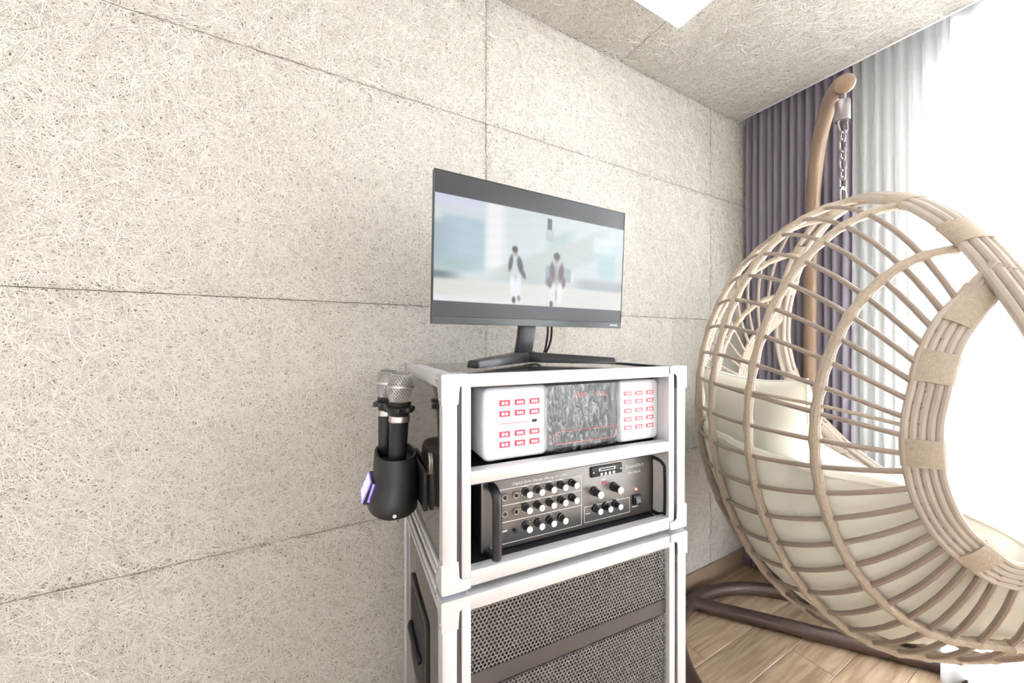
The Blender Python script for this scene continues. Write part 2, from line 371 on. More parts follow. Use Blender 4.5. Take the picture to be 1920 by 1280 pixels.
# floor planks, running along the acoustic wall
fl = struct(G().box(XL - .1, XR + .14, YB - .1, YW + .12, -.06, -.009).build('floor', mat('floor_bed', (.15, .11, .08), .9)), 'light oak laminate plank floor')
PL, PW = 1.2, .13
pm_ = G().box(.0006, PL - .0006, .0006, PW - .0006, -.009, 0).mesh('floor_plank', .0012, 1); pm_.materials.append(M_plank)
ny = int((YW - YB) / PW) + 1; cuts = {}
for j in range(ny):
    y = YW - (j + 1) * PW
    off = (j * .437) % PL
    x = XL - off
    while x < XR:
        x0, x1 = max(x, XL), min(x + PL, XR)
        if x1 - x0 > .02:
            if abs(x1 - x0 - PL) < 1e-4: me = pm_
            else:
                k = round(x1 - x0, 3)
                if k not in cuts:
                    cuts[k] = G().box(.0006, x1 - x0 - .0006, .0006, PW - .0006, -.009, 0).mesh('floor_plank', .0012, 1); cuts[k].materials.append(M_plank)
                me = cuts[k]
            o = link('floor_plank', me, None, fl); o.location = (x0, y, 0)
        x += PL

# ceiling lamps
def ceiling_lamp(x0, x1, y0, y1, label):
    t = thing('ceiling_lamp', label, 'ceiling light', ((x0 + x1) / 2, (y0 + y1) / 2, ZC), 0)
    a, b = (x1 - x0) / 2, (y1 - y0) / 2; e = .012
    G().box(-a, a, -b, b, -.012, 0).build('frame', M_lampw, t, bevel=.002)
    G().box(-a + .003, a - .003, -b + .003, b - .003, -.055, -.012).build('diffuser', M_lampd, t, bevel=.006)
    return t
ceiling_lamp(.52, 1.12, .20, .822, 'square white ceiling lamp whose corner shows at the top edge')
ceiling_lamp(-1.10, -.50, .20, .822, 'added square white fill lamp further left along the wall, out of view')  # unseen second lamp, added to brighten the left of the wall

# ------------------------------------------------------------------ curtains
def curtain(name, label, cat, m, y0, y1, x, zt, zb, folds, amp, seed, part, flare=0.0, sub=10, lead=0.0):
    r = random.Random(seed); t = thing(name, label, cat, (x, (y0 + y1) / 2, 0)); n = folds * sub; yc = (y0 + y1) / 2
    zs = [zt - (zt - zb) * (k / 22) ** 1.0 for k in range(23)]
    ph = [r.uniform(-.5, .5) for _ in range(folds + 2)]; am = [r.uniform(.65, 1.25) for _ in range(folds + 2)]
    V = []; Fc = []
    for i, z in enumerate(zs):
        q = i / 22
        for k in range(n + 1):
            s = k / n * folds; a0 = int(s); fr = s - a0
            pa = ph[a0] * (1 - fr) + ph[a0 + 1] * fr; aa = am[a0] * (1 - fr) + am[a0 + 1] * fr
            ang = 2 * pi * s + pa * (1 + .8 * q)
            sharp = sin(ang) if q > .04 else sin(ang) * .6
            dx = amp * aa * (.65 + .35 * q) * sharp + .25 * amp * sin(ang * 2.3 + 3 * q + seed) * q + flare * q * (.5 + .5 * k / n)
            yy = y0 + (y1 - y0) * (k / n) + amp * .35 * cos(ang + .6) * (.4 + .6 * q)
            V.append((dx - (x - x), yy - yc, z))
    for i in range(22):
        for k in range(n): Fc.append((i * (n + 1) + k, i * (n + 1) + k + 1, (i + 1) * (n + 1) + k + 1, (i + 1) * (n + 1) + k))
    gg = G(); gg.add(V, Fc); o = gg.build(part, m, t, angle=180)
    sm = o.modifiers.new('thickness', 'SOLIDIFY'); sm.thickness = .0012
    # heading tape with pleat hooks, and hem
    gg = G(); gg.add([(v[0] - .0015, v[1], v[2]) for v in V[:2 * (n + 1)]], Fc[:n]); gg.build('heading_tape', m, t, angle=180)
    for k in range(folds):
        y = y0 + (y1 - y0) * (k + .5) / folds - yc
        G().tube([(0, y, zt - .01), (0, y, zt + .012), (.004, y, zt + .016)], .0015, 5).build('hook', M_lampw, t)
    return t
curtain('blackout_curtain', 'grey violet blackout curtain hanging in the corner behind the egg chair', 'curtain', M_purple, .635, 1.062, 1.99, 2.385, .02, 13, .020, 3, 'cloth')
curtain('sheer_curtain', 'narrow pleated white sheer curtain beside the violet curtain', 'curtain', M_sheer, .375, .70, 2.052, 2.385, .015, 9, .018, 8, 'cloth')
curtain('sheer_curtain', 'wide glowing white sheer curtain across the window at the right edge', 'curtain', M_sheer, -2.45, .365, 1.975, 2.385, .015, 44, .018, 5, 'cloth', flare=-.10, sub=8)
struct(G().box(-.012, .012, YB + .02, YW - .01, -.012, .010).build('trim_2', M_lampw), 'white curtain rail inside the ceiling pocket').location = (1.99, 0, ZT - .012)

# ------------------------------------------------------------------ rack case
CL = (0.186, 0.552); CROT = math.atan2(-0.08491942, 0.99638782); CW, CD = .530, .400
Z0, Z1 = .765, 1.106
case = thing('rack_case', 'black equipment case with aluminium edges and chrome corners carrying the monitor', 'equipment case', (CL[0], CL[1], Z0), CROT)
h = Z1 - Z0
def post(g, x0, x1, y0, y1, z0, z1): g.box(x0, x1, y0, y1, z0, z1)
# shell panels: x right, y into the case, z from the case's bottom
G().box(.004, .012, .012, CD - .010, .010, h - .010).build('side_panel', M_gloss, case)
G().box(CW - .012, CW - .004, .012, CD - .010, .010, h - .010).build('side_panel', M_gloss, case)
G().box(.010, CW - .010, .014, CD - .008, h - .012, h - .003).build('top_panel', M_gloss, case)
G().box(.010, CW - .010, .014, CD - .008, .002, .012).build('bottom_panel', M_blkin, case)
G().box(.012, CW - .012, CD - .016, CD - .006, .010, h - .010).build('back_panel', M_blkin, case)
G().box(.012, CW - .012, .006, CD - .016, .160, .168).build('shelf', M_blkin, case)
G().box(.012, .013, .03, CD - .02, .012, h - .012).box(CW - .013, CW - .012, .03, CD - .02, .012, h - .012).build('lining', M_blkin, case)
# front corner posts: two strips with a dark groove
for sx in (0, 1):
    def X(a, b): return (a, b) if sx == 0 else (CW - b, CW - a)
    a, b = X(0, .0235); G().box(a, b, 0, .022, .0, h).build('edge_strip', M_alu, case, bevel=.0015)
    a, b = X(.0315, .0470); G().box(a, b, .001, .020, .0, h).build('edge_strip', M_alu, case, bevel=.0012)
    a, b = X(.0225, .0325); G().box(a, b, .003, .016, .004, h - .004).build('edge_groove', M_alu_dark, case)
    a, b = X(.0455, .0470); G().box(a, b, .018, .045, .012, h - .010).build('rack_flange', M_alu, case)
    # side edge strips (horizontal, running back) and rear posts
    for z0, z1 in ((.0, .013), (h - .022, h)):
        a, b = X(0, .005); G().box(a, b, .022, CD, z0, z1).build('side_strip', M_alu, case, bevel=.001)
    a, b = X(0, .005); G().box(a, b, .022, CD, .022, .031).build('side_strip', M_alu, case, bevel=.001)
    a, b = X(0, .004); G().box(a, b, CD - .024, CD, .0, h).build('rear_post', M_alu, case, bevel=.001)
G().box(.0460, CW - .0460, 0, .020, h - .020, h).build('front_rail', M_alu, case, bevel=.0015)
G().box(.0470, CW - .0470, .001, .024, .163, .1845).build('shelf_rail', M_alu, case, bevel=.0012)
G().box(.0460, CW - .0460, 0, .020, .0, .0245).build('front_rail', M_alu, case, bevel=.0015)
G().box(.0, .024, .0, .3, h - .0005, h + .0012).build('top_edge_strip', M_alu, case)
G().box(CW - .024, CW, .0, CD, h - .0005, h + .0012).build('top_edge_strip', M_alu, case)
G().box(.0, CW, .0, .016, h - .0005, h + .0014).build('top_edge_strip', M_alu, case, bevel=.0005)
def corner(parent, cx, sx, cz, sz, m=M_chrome):
    """L-shaped chrome corner on front plus side and top cheeks; sx,sz = direction into the case"""
    def P(a, b): return (cx + sx * a, cz + sz * b)
    prof = [(-.0015, -.0015), (.046, -.0015), (.046, .014), (.033, .0145), (.0275, .019), (.0265, .027), (.0255, .046), (-.0015, .046)]
    poly = [P(a, b) for a, b in prof]
    if sx * sz < 0: poly = poly[::-1]
    o = G().prism(poly, 'y', -.0022, .0).build('corner_plate', m, parent, bevel=.0006, seg=1)
    prof2 = [(-.0022, -.0015), (.040, -.0015), (.040, .012), (.030, .016), (.022, .030), (.016, .046), (-.0022, .046)]
    xa, xb = sorted((cx - sx * .0022, cx))
    G().prism([(a, cz + sz * b) for a, b in prof2], 'x', xa, xb).build('corner_cheek', m, o, bevel=.0005, seg=1)
    za, zb = sorted((cz - sz * .0024, cz))
    G().box(min(cx, cx + sx * .04), max(cx, cx + sx * .04), -.0022, .036, za, zb).build('corner_cap', m, o)
    for (yy, zz) in ((.031, .006), (.009, .038)):
        G().lathe([(.0028, 0), (.0026, .0008), (.0012, .0014)], 10, (cx - sx * .0022, yy, cz + sz * zz), (-sx, 0, 0)).build('rivet', M_steel, o)
    return o
for cx, sx in ((0, 1), (CW, -1)):
    for cz, sz in ((0, 1), (h, -1)): corner(case, cx, sx, cz, sz)
for x in (.06, CW - .06):
    for y in (.05, CD - .05):
        G().lathe([(.016, -.0125), (.018, -.010), (.018, 0), (.010, .003)], 16, (x, y, 0)).build('rubber_foot', M_blk, case)
# oval metal plate with a dark inset on the left side
o = G().prism([(.112 + .011 * cos(t * pi / 12), .170 + .021 * sin(t * pi / 12)) for t in range(24)], 'x', .0005, .0042).build('oval_plate', M_steel, case, bevel=.0008, seg=1)
G().prism([(.112 + .0025 * cos(t * pi / 8), .166 + .005 * sin(t * pi / 8)) for t in range(16)], 'x', -.0005, .0022).build('plate_inset', M_blk, o)

# ------------------------------------------------------------------ loudspeaker cabinet below
SH = .752
spk = thing('speaker_cabinet', 'tall black loudspeaker cabinet with aluminium edges and perforated grille under the rack case', 'loudspeaker', (CL[0] - .0008, CL[1] - .0022, 0), CROT)
SB = .055
G().box(.004, CW - .004, .030, CD + .01, SB + .004, SH - .004).build('cabinet_body', M_gloss, spk, bevel=.002)
for sx in (0, 1):
    def X(a, b): return (a, b) if sx == 0 else (CW - b, CW - a)
    a, b = X(0, .0235); G().box(a, b, 0, .030, SB, SH).build('edge_strip', M_alu, spk, bevel=.0015)
    a, b = X(.0315, .0470); G().box(a, b, .001, .030, SB, SH).build('edge_strip', M_alu, spk, bevel=.0012)
    a, b = X(.0225, .0325); G().box(a, b, .003, .030, SB + .004, SH - .004).build('edge_groove', M_alu_dark, spk)
    for z0, z1 in ((SB, SB + .022), (SH - .013, SH), (SH - .031, SH - .022)):
        a, b = X(0, .005); G().box(a, b, .030, CD + .012, z0, z1).build('side_strip', M_alu, spk, bevel=.001)
    a, b = X(0, .005); G().box(a, b, CD - .012, CD + .012, SB, SH).build('rear_post', M_alu, spk, bevel=.001)
G().box(.0460, CW - .0460, 0, .030, SH - .024, SH).build('front_rail', M_alu, spk, bevel=.0015)
G().box(.0460, CW - .0460, .030, .046, SH - .004, SH + .002).build('top_edge_strip', M_alu, spk, bevel=.0008)
G().box(.0460, CW - .0460, 0, .030, SB, SB + .024).build('front_rail', M_alu, spk, bevel=.0015)
for cx, sx in ((0, 1), (CW, -1)):
    for cz, sz in ((SB, 1), (SH, -1)): corner(spk, cx, sx, cz, sz)
# perforated grille: real hexagonal holes
def grille(x0, x1, z0, z1, y, pitch=.0072, hole=.0031):
    rowh = pitch * math.sqrt(3) / 2; V = []; Fc = []
    nzr = int((z1 - z0) / rowh); nxr = int((x1 - x0) / pitch)
    for j in range(nzr):
        for i in range(nxr):
            cx = x0 + (i + .5 + .5 * (j % 2)) * pitch; cz = z0 + (j + .5) * rowh
            o = len(V)
            for k in range(6):
                t = pi / 6 + k * pi / 3; R = pitch / math.sqrt(3)
                V.append((min(max(cx + R * cos(t), x0), x1), y, cz + R * sin(t)))
            for k in range(6):
                t = pi / 6 + k * pi / 3; V.append((min(cx + hole * cos(t), x1), y, cz + hole * sin(t)))
            for k in range(6):
                t = pi / 6 + k * pi / 3; V.append((min(cx + hole * cos(t), x1), y + .0014, cz + hole * sin(t)))
            for k in range(6):
                k2 = (k + 1) % 6; Fc.append((o + k, o + k2, o + 6 + k2, o + 6 + k)); Fc.append((o + 6 + k, o + 6 + k2, o + 12 + k2, o + 12 + k))
    me = bpy.data.meshes.new('grille'); me.from_pydata(V, [], Fc); me.update(); return me
for z0, z1 in ((.611, SH - .022), (SB + .02, .586)):
    o = link('grille', grille(.046, CW - .046, z0, z1, .012), M_mesh, spk); o['kind'] = 'stuff'
G().box(.046, CW - .046, .0112, .0134, .584, .613).build('grille_band', M_band, spk)
G().box(.046, CW - .046, .0275, .0295, SB + .02, SH - .02).build('grille_foam', M_blkin, spk)
for zc, rr in ((.43, .16), (.68, .05)):
    G().lathe([(rr, 0), (rr * .9, .004), (rr * .3, .006), (rr * .2, .003), (.001, .002)], 28, (CW / 2, .0275, zc), (0, -1, 0)).build('driver_cone', M_blkin, spk)
# handle on the left side; a flat dark plate stands for its shaded recess
poly = rrect(.115, .290, .455, .640, .012)
o = G().prism(poly, 'x', -.002, .0045).build('handle_frame', M_blk, spk, bevel=.0015, seg=1)
G().prism(rrect(.140, .268, .475, .622, .01), 'x', -.0026, -.0016).build('dark_recess_plate', M_blkin, o)
G().tube([(-.006, .150, .545), (-.010, .165, .548), (-.010, .245, .548), (-.006, .26, .545)], .006, 8).build('handle_grip', M_blk, o)
for x in (.05, CW - .05):
    for y in (.06, CD - .05):
        o = G().lathe([(.010, SB + .004), (.016, SB), (.016, SB - .012), (.008, SB - .014)], 14, (x, y, 0)).build('caster', M_steel, spk)
        G().lathe([(.012, -.011), (.0245, -.010), (.0255, 0), (.0245, .010), (.012, .011)], 18, (x, y, .0256), (1, 0, 0)).build('wheel', M_blk, o)

# ------------------------------------------------------------------ karaoke machine in the upper bay
def cpt(a, b, z): # case-local point to world
    return (CL[0] + a * .99638782 + b * .08491942, CL[1] - a * .08491942 + b * .99638782, z)
KZ = Z0 + .168
kz = lambda z: z - KZ
kar = thing('karaoke_machine', 'white karaoke machine with red buttons and film covered display in upper bay', 'karaoke machine', cpt(0, 0, KZ), CROT)
kt, kb_ = kz(1.0795), kz(.950)
for a0, a1, nm in ((.078, .2085, 'end_block'), (.3735, .484, 'end_block')):
    body = rrect(a0, a1, kb_, kt, .013)
    G().prism(body, 'y', .030, .235).build(nm, M_white, kar, bevel=.007, seg=4)
G().box(.2, .38, .040, .230, kb_ + .004, kt - .003).build('middle_body', M_white, kar, bevel=.004)
G().box(.2075, .3745, .036, .041, kb_ + .006, kt - .0035).build('display_panel', M_disp, kar, bevel=.001)
for x in (.10, .46):
    for y in (.06, .21): G().lathe([(.009, 0), (.010, .012), (.010, kb_ + .006)], 12, (x, y, .0002)).build('foot', M_blk, kar)
# faint red print on the display
for x, w_ in ((.268, .012), (.283, .016), (.318, .010), (.331, .018)):
    G().box(x, x + w_, .0357, .0361, kz(1.050), kz(1.060)).build('display_print', M_dispred, kar)
# red outlined slot
pts = [(x, .0355, z) for x, z in rrect(.222, .3715, kz(.964), kz(.987), .0105, 6)]
G().tube(pts, .0012, 6, closed=True).build('slot_outline', M_redline, kar)
# buttons
def kbtn(xc, zc, w, hh, m, glyphs, seed):
    r = random.Random(seed)
    o = G().prism(rrect(xc - w / 2, xc + w / 2, zc - hh / 2, zc + hh / 2, .0016, 3), 'y', .0288, .0312).build('button', m, kar, bevel=.0004, seg=1)
    g = G(); x = xc - w * .34; n = glyphs; gw = w * .68 / n
    for k in range(n):
        x0 = x + k * gw; g.box(x0 + gw * .12, x0 + gw * .80, .0285, .0289, zc - hh * .26, zc + hh * .26)
        g.box(x0 + gw * .12, x0 + gw * .88, .0284, .0289, zc - hh * .05, zc + hh * .08)
    g.build('button_print', M_offw, o)
n = 0
for zc in (1.0512, 1.0322, .9960, .9778):
    for xc, gl in ((.1187, 2), (.1485, 3), (.1780, 3)):
        kbtn(xc, kz(zc), .0205, .0100, M_red, gl, n); n += 1
for zc in (1.0515, 1.0345, 1.0158, .9979, .9803):
    for xc in (.3979, .4280, .4584):
        kbtn(xc, kz(zc), .0200, .0085, M_pink, 2 if (n % 3) else 3, n); n += 1
G().box(.1735, .1825, .0286, .031, kz(1.0130), kz(1.0180)).build('usb_socket', M_blk, kar)
G().box(.1085, .166, .0292, .0300, kz(1.0142), kz(1.0152)).build('divider_line', M_pink, kar)
# crumpled clear film over the display
nx_, nz_ = 44, 30; V = []; Fc = []; r = random.Random(5)
ph = [(r.uniform(30, 160), r.uniform(-90, 90), r.uniform(0, 6.3), r.uniform(.0004, .0011)) for _ in range(9)]
for j in range(nz_ + 1):
    for i in range(nx_ + 1):
        x = .2 + .182 * i / nx_; z = kb_ - .004 + (kt - kb_ + .002) * j / nz_
        y = .0285 - sum(a * (1 - abs(sin(fx * x + fz * z + p))) for fx, fz, p, a in ph) * .7 + (.004 if j < 2 else 0)
        V.append((x, y, z))
for j in range(nz_):
    for i in range(nx_): Fc.append((j * (nx_ + 1) + i, j * (nx_ + 1) + i + 1, (j + 1) * (nx_ + 1) + i + 1, (j + 1) * (nx_ + 1) + i))
gg = G(); gg.add(V, Fc); gg.build('plastic_film', M_film, kar, angle=180)

# ------------------------------------------------------------------ amplifier in the lower bay
AZ = Z0 + .012
az = lambda z: z - AZ
amp = thing('amplifier', 'dark metal mixing amplifier with rows of white capped knobs in lower bay', 'amplifier', cpt(0, 0, AZ), CROT)
a0, a1, ab, at = .082, .5045, .008, az(.9075)
G().box(a0 + .004, a1 - .004, .052, .34, ab, at - .004).build('chassis', M_blk, amp)
G().box(a0, a1, .050, .054, ab - .003, at).build('face_plate', M_amp, amp, bevel=.0012)
for x in (.11, .47):
    for y in (.09, .31): G().lathe([(.010, 0), (.011, .003), (.011, ab + .001)], 12, (x, y, .0002)).build('foot', M_blk, amp)
# printed frames
def line(g, xa, za, xb, zb, t=.0005):
    if abs(xa - xb) < 1e-6: g.box(xa - t, xa + t, .0496, .0502, min(za, zb), max(za, zb))
    else: g.box(min(xa, xb), max(xa, xb), .0496, .0502, za - t, za + t)
g = G()
fz = [az(.7905), az(.8298), az(.8604), az(.8898)]
for z in fz: line(g, .117, z, .296, z)
line(g, .117, fz[0], .117, fz[3]); line(g, .296, fz[0], .296, fz[3])
g.build('printed_frame', M_offw, amp)
g = G(); q0, q1 = az(.7925), az(.8243)
line(g, .3033, q0, .4208, q0); line(g, .3033, q1, .4208, q1); line(g, .3033, q0, .3033, q1); line(g, .4208, q0, .4208, q1); g.build('printed_frame', M_offw, amp)
text('brand_lettering', 'SoundArt', .0125, M_offw, amp, (.4075, .0495, az(.8868)), shear=.12, width=.052)
text('model_lettering', 'PA-383A', .0085, M_offw, amp, (.4150, .0495, az(.8735)), width=.036)
text('script_lettering', 'Digital Echo Stereo Mixing Amplifier', .0075, M_offw, amp, (.142, .0495, az(.8950)), shear=.35, width=.122)
def knob(x, z, r=.0062, depth=.020):
    o = G().lathe([(r * 1.28, 0), (r * 1.25, .005), (r, .006), (r * .93, depth - .001), (r * .5, depth)], 18, (x, .050, z), (0, -1, 0)).build('knob', M_knob, amp)
    G().lathe([(r * .95, 0), (r * .95, .0016), (r * .75, .0022)], 18, (x, .050 - depth + .0012, z), (0, -1, 0)).build('knob_cap', M_cap, o)
    g = G()
    for k in range(9):
        t = math.radians(-140 + 35 * k - 90 + 180); px, pz = x + r * 1.75 * sin(math.radians(-140 + 35 * k)), z + r * 1.75 * cos(math.radians(-140 + 35 * k))
        g.box(px - .0005, px + .0005, .0495, .0502, pz - .0005, pz + .0005)
    g.build('scale_dots', M_offw, o)
for k in range(5):
    knob(.1690 + .0257 * k, az(.8802)); knob(.1690 + .0257 * k, az(.8510))
for k in range(4): knob(.1690 + .0257 * k, az(.8165))
knob(.3262, az(.8537), .0076, .024); knob(.3764, az(.8547), .0076, .024)
for x in (.3286, .3541, .3800): knob(x, az(.8184))
for x, z in ((.1258, .8765), (.1486, .8768), (.1258, .8466), (.1486, .8470)):
    o = G().lathe([(.0075, 0), (.0075, .002), (.0062, .004), (.0058, .005)], 6, (x, .050, az(z)), (0, -1, 0)).build('jack_socket', M_steel, amp)
    G().lathe([(.0042, 0), (.0040, .0056)], 14, (x, .050, az(z)), (0, -1, 0)).build('jack_hole', M_blk, o)
G().lathe([(.0036, 0), (.0036, .008), (.003, .009)], 12, (.1467, .050, az(.812)), (0, -1, 0)).build('push_switch', M_knob, amp)
o = G().box(.4285, .4475, .044, .051, az(.8075), az(.8275)).build('power_switch', M_blk, amp, bevel=.001)
G().prism([(.0445, az(.810)), (.0395, az(.8125)), (.0425, az(.825)), (.0445, az(.8255))], 'x', .4315, .4445).build('rocker', M_bezel, o)
G().lathe([(.0026, 0), (.0026, .002), (.001, .0035)], 12, (.4382, .050, az(.8388)), (0, -1, 0)).build('power_led', M_ledred, amp)
o = G().box(.3175, .3975, .0455, .051, az(.8825), az(.9035)).build('media_module', M_blk, amp, bevel=.0015)
G().box(.336, .378, .0450, .0460, az(.8935), az(.8995)).build('usb_slot', M_steel, o); G().box(.339, .375, .0447, .0455, az(.8948), az(.8982)).build('slot_opening', M_blkin, o)
for k in range(4): G().lathe([(.0036, 0), (.0034, .002)], 10, (.3415 + .0105 * k, .0455, az(.8875)), (0, -1, 0)).build('module_button', M_steel, o)
for x in (.3225, .3925): G().lathe([(.0022, 0), (.0016, .001)], 8, (x, .0455, az(.8925)), (0, -1, 0)).build('screw', M_steel, o)
G().box(.3475, .3575, .0478, .0502, az(.8655), az(.8685)).build('red_indicator', M_red, amp)
for x in (.097, .490):
    zt_, zb_ = az(.903), az(.784)
    pts = catmull([(x, .050, zt_), (x, .030, zt_), (x, .0165, zt_ - .006), (x, .012, zt_ - .020), (x, .012, zb_ + .020), (x, .0165, zb_ + .006), (x, .030, zb_), (x, .050, zb_)], 5)
    o = G().tube(pts, .0085, 12).build('handle', M_bezel, amp)
    for zz in (zt_, zb_): G().lathe([(.012, 0), (.0115, .003)], 16, (x, .050, zz), (0, -1, 0)).build('handle_collar', M_dsteel, o)
# small printed captions as worn print
g = G()
for x, z, w_ in ((.1185, .8125, .014), (.306, .809, .011), (.428, .8005, .016), (.345, .8725, .012)): g.box(x, x + w_, .0496, .0502, az(z), az(z) + .0018)
for k in range(5):
    for z in (.8925 - .0035, .862 - .003): g.box(.165 + .0257 * k, .174 + .0257 * k, .0496, .0502, az(z) - .0012, az(z))
g.build('printed_captions', M_offw, amp)

# ------------------------------------------------------------------ monitor
MZ = Z1 + .0014
mon = thing('monitor', 'black flat monitor on a V shaped stand showing a pale video of two walking people', 'monitor', (.4995, .749, MZ), 0)
mw, mh, mb = .541, .318, 1.197 - MZ
tilt = math.radians(3.0)
Mt = Matrix.Translation((0, 0, mb)) @ Matrix.Rotation(tilt, 4, 'X')
def mpart(g, name, m, parent=mon, **k):
    g.v = [tuple(Mt @ Vector(p)) for p in g.v]; return g.build(name, m, parent, **k)
hw = mw / 2
shell = mpart(G().box(-hw, hw, .0, .011, 0, mh), 'display_housing', M_bezel, bevel=.0012)
mpart(G().box(-hw * .78, hw * .78, .010, .042, .03, mh * .66), 'rear_bulge', M_bezel, bevel=.012, seg=3)
mpart(G().box(-hw, hw, -.0022, .0005, 0, .0165), 'chin', M_bezel2, bevel=.0006, seg=1)
g = G().box(-hw, -hw + .0018, -.0022, .001, .0165, mh).box(hw - .0018, hw, -.0022, .001, .0165, mh).box(-hw, hw, -.0022, .001, mh - .0018, mh)
mpart(g, 'bezel', M_bezel2)
# the picture on the screen: video frame between black bars, coloured per vertex and emitted
def sst(a, b, x):
    t = np.clip((x - a) / (b - a), 0, 1); return t * t * (3 - 2 * t)
def paint(u, v):
    """u, v in the video frame 0..1; returns linear-ish sRGB colours"""
    c = np.ones(u.shape + (3,)) * np.array([.86, .90, .91])
    def mixc(mask, col):
        nonlocal c; c = c * (1 - mask[..., None]) + np.array(col) * mask[..., None]
    wav = .006 * np.sin(v * 60 + 3 * np.sin(u * 9)) + .004 * np.sin(v * 140 + 20 * u)
    mixc(sst(.82, .98, v) * sst(.45, .05, u), (.87, .88, .97))
    mixc(sst(.02, .04, u + wav) * sst(.235, .20, u) * sst(.26, .40, v) * sst(.86, .78, v), (.72, .82, .88))
    mixc(sst(.12, .0, u) * sst(.26, .45, v) * sst(.80, .7, v), (.66, .75, .80))
    mixc(sst(.22, .10, u) * sst(.26, .32, v) * sst(.48, .36, v) * .8, (.68, .78, .77))
    mixc(sst(.20, .24, u) * sst(.34, .27, u) * sst(.28, .4, v), (.98, .98, .99))
    # diagonal grey beam from the lower middle to the upper right
    d = (v - .30) - (u - .28) * .98
    mixc(sst(-.30, -.20, d) * sst(.12, .02, d) * sst(.22, .34, u) * sst(.93, .80, u), (.79, .83, .83))
    mixc(sst(.02, .10, d) * sst(.24, .16, d) * sst(.5, .56, u) * sst(.72, .62, u) * .7, (.70, .80, .78))
    mixc(sst(.535, .54, u + .02) * sst(.575, .545, u) * sst(.70, .74, v) * sst(.88, .8, v) * .4, (.6, .68, .7))
    mixc(sst(.522, .527, u) * sst(.552, .547, u) * sst(.83, .845, v) * sst(.965, .95, v), (.33, .38, .42))
    mixc(sst(.80, .86, u) * sst(.97, .93, u) * sst(.30, .45, v) * sst(.82, .74, v), (.74, .86, .86))
    mixc(sst(.78, .82, u) * sst(.97, .9, u) * sst(.62, .70, v) * sst(.9, .8, v) * .6, (.93, .96, .98))
    # floor
    mixc(sst(.27, .20, v + .02 * u), (.90, .905, .88)); mixc(sst(.10, .02, v) * sst(.6, .0, u), (.95, .96, .98))
    mixc(sst(.19, .24, v) * sst(.31, .26, v) * sst(.14, .02, u), (.45, .52, .55))
    mixc(sst(.20, .25, v) * sst(.38, .29, v) * sst(.66, .75, u) * .75, (.64, .67, .70))
    mixc(sst(.21, .25, v) * sst(.33, .27, v) * sst(.30, .36, u) * .35, (.75, .77, .76))
    def blob(cx, cz, rx, rz, col, k=1.0, rot=0.0, soft=.45):
        du, dv = (u - cx) * 2.37, v - cz
        a = du * cos(rot) + dv * sin(rot); b = -du * sin(rot) + dv * cos(rot)
        rr = np.sqrt((a / (rx * 2.37)) ** 2 + (b / rz) ** 2); mixc(sst(1 + soft, 1 - soft, rr) * k, col)
    # dark patches behind the right walker
    mixc(sst(.518, .528, u) * sst(.58, .56, u) * sst(.27, .30, v) * sst(.46, .43, v) * .75, (.55, .60, .64)); mixc(sst(.60, .61, u) * sst(.672, .66, u) * sst(.27, .30, v) * sst(.46, .42, v) * .7, (.60, .66, .69)); mixc(sst(.665, .672, u) * sst(.685, .678, u) * sst(.27, .3, v) * sst(.42, .4, v) * .8, (.92, .93, .93)); blob(.545, .27, .022, .05, (.40, .33, .36), .8)
    # left walker: pale trousers, shoes, pale shirt, dark open jacket, head and hair
    for cx, cz, rx, rz, col, k, ro in ((.352, .19, .014, .13, (.96, .97, .98), 1, .06), (.378, .19, .014, .13, (.95, .96, .98), 1, -.05),
            (.358, .05, .009, .035, (.28, .28, .30), .95, 0), (.383, .07, .008, .03, (.45, .47, .5), .8, .2),
            (.360, .38, .018, .10, (.84, .86, .88), 1, 0), (.339, .43, .010, .085, (.22, .24, .26), .95, -.15), (.386, .42, .013, .085, (.17, .19, .21), 1, .25),
            (.403, .33, .010, .055, (.25, .26, .27), .95, .45), (.362, .535, .010, .032, (.74, .66, .62), 1, 0), (.359, .575, .014, .034, (.13, .13, .14), 1, 0),
            # right walker with a dark plum jacket
            (.562, .16, .016, .13, (.93, .93, .94), 1, .04), (.604, .16, .016, .13, (.96, .96, .97), 1, -.06), (.557, .03, .009, .035, (.22, .21, .22), .95, 0), (.583, .13, .006, .07, (.70, .66, .66), .7, 0),
            (.582, .36, .018, .10, (.66, .68, .66), 1, 0), (.559, .38, .014, .10, (.30, .24, .28), .95, .05), (.609, .38, .014, .10, (.34, .20, .24), .95, -.08),
            (.549, .27, .010, .06, (.42, .26, .29), .9, 0), (.624, .28, .011, .06, (.45, .28, .30), .9, 0), (.582, .515, .011, .034, (.70, .64, .62), 1, 0), (.582, .560, .017, .040, (.12, .13, .14), 1, 0)):
        blob(cx, cz, rx, rz, col, k, ro)
    c += (wav * .8)[..., None]
    return np.clip(c, 0, 1)
NU, NV = 330, 170
x0s, x1s, z0s, z1s = -hw + .0022, hw - .0022, .0168, mh - .0022
uu, vv = np.meshgrid(np.linspace(0, 1, NU + 1), np.linspace(0, 1, NV + 1))
vb0, vb1 = .108, .852
vid = (vv > vb0) & (vv < vb1)
colr = paint(uu, np.clip((vv - vb0) / (vb1 - vb0), 0, 1))
colr = np.where(vid[..., None], colr, np.array([.15, .15, .175]))  # bars emit dark grey: reflection and haze put into their colour
lin = np.where(colr <= .04045, colr / 12.92, ((colr + .055) / 1.055) ** 2.4)
P = np.stack([x0s + (x1s - x0s) * uu, np.full_like(uu, -.0012), z0s + (z1s - z0s) * vv], -1).reshape(-1, 3)
Mtn = np.array(Mt); P = P @ Mtn[:3, :3].T + Mtn[:3, 3]
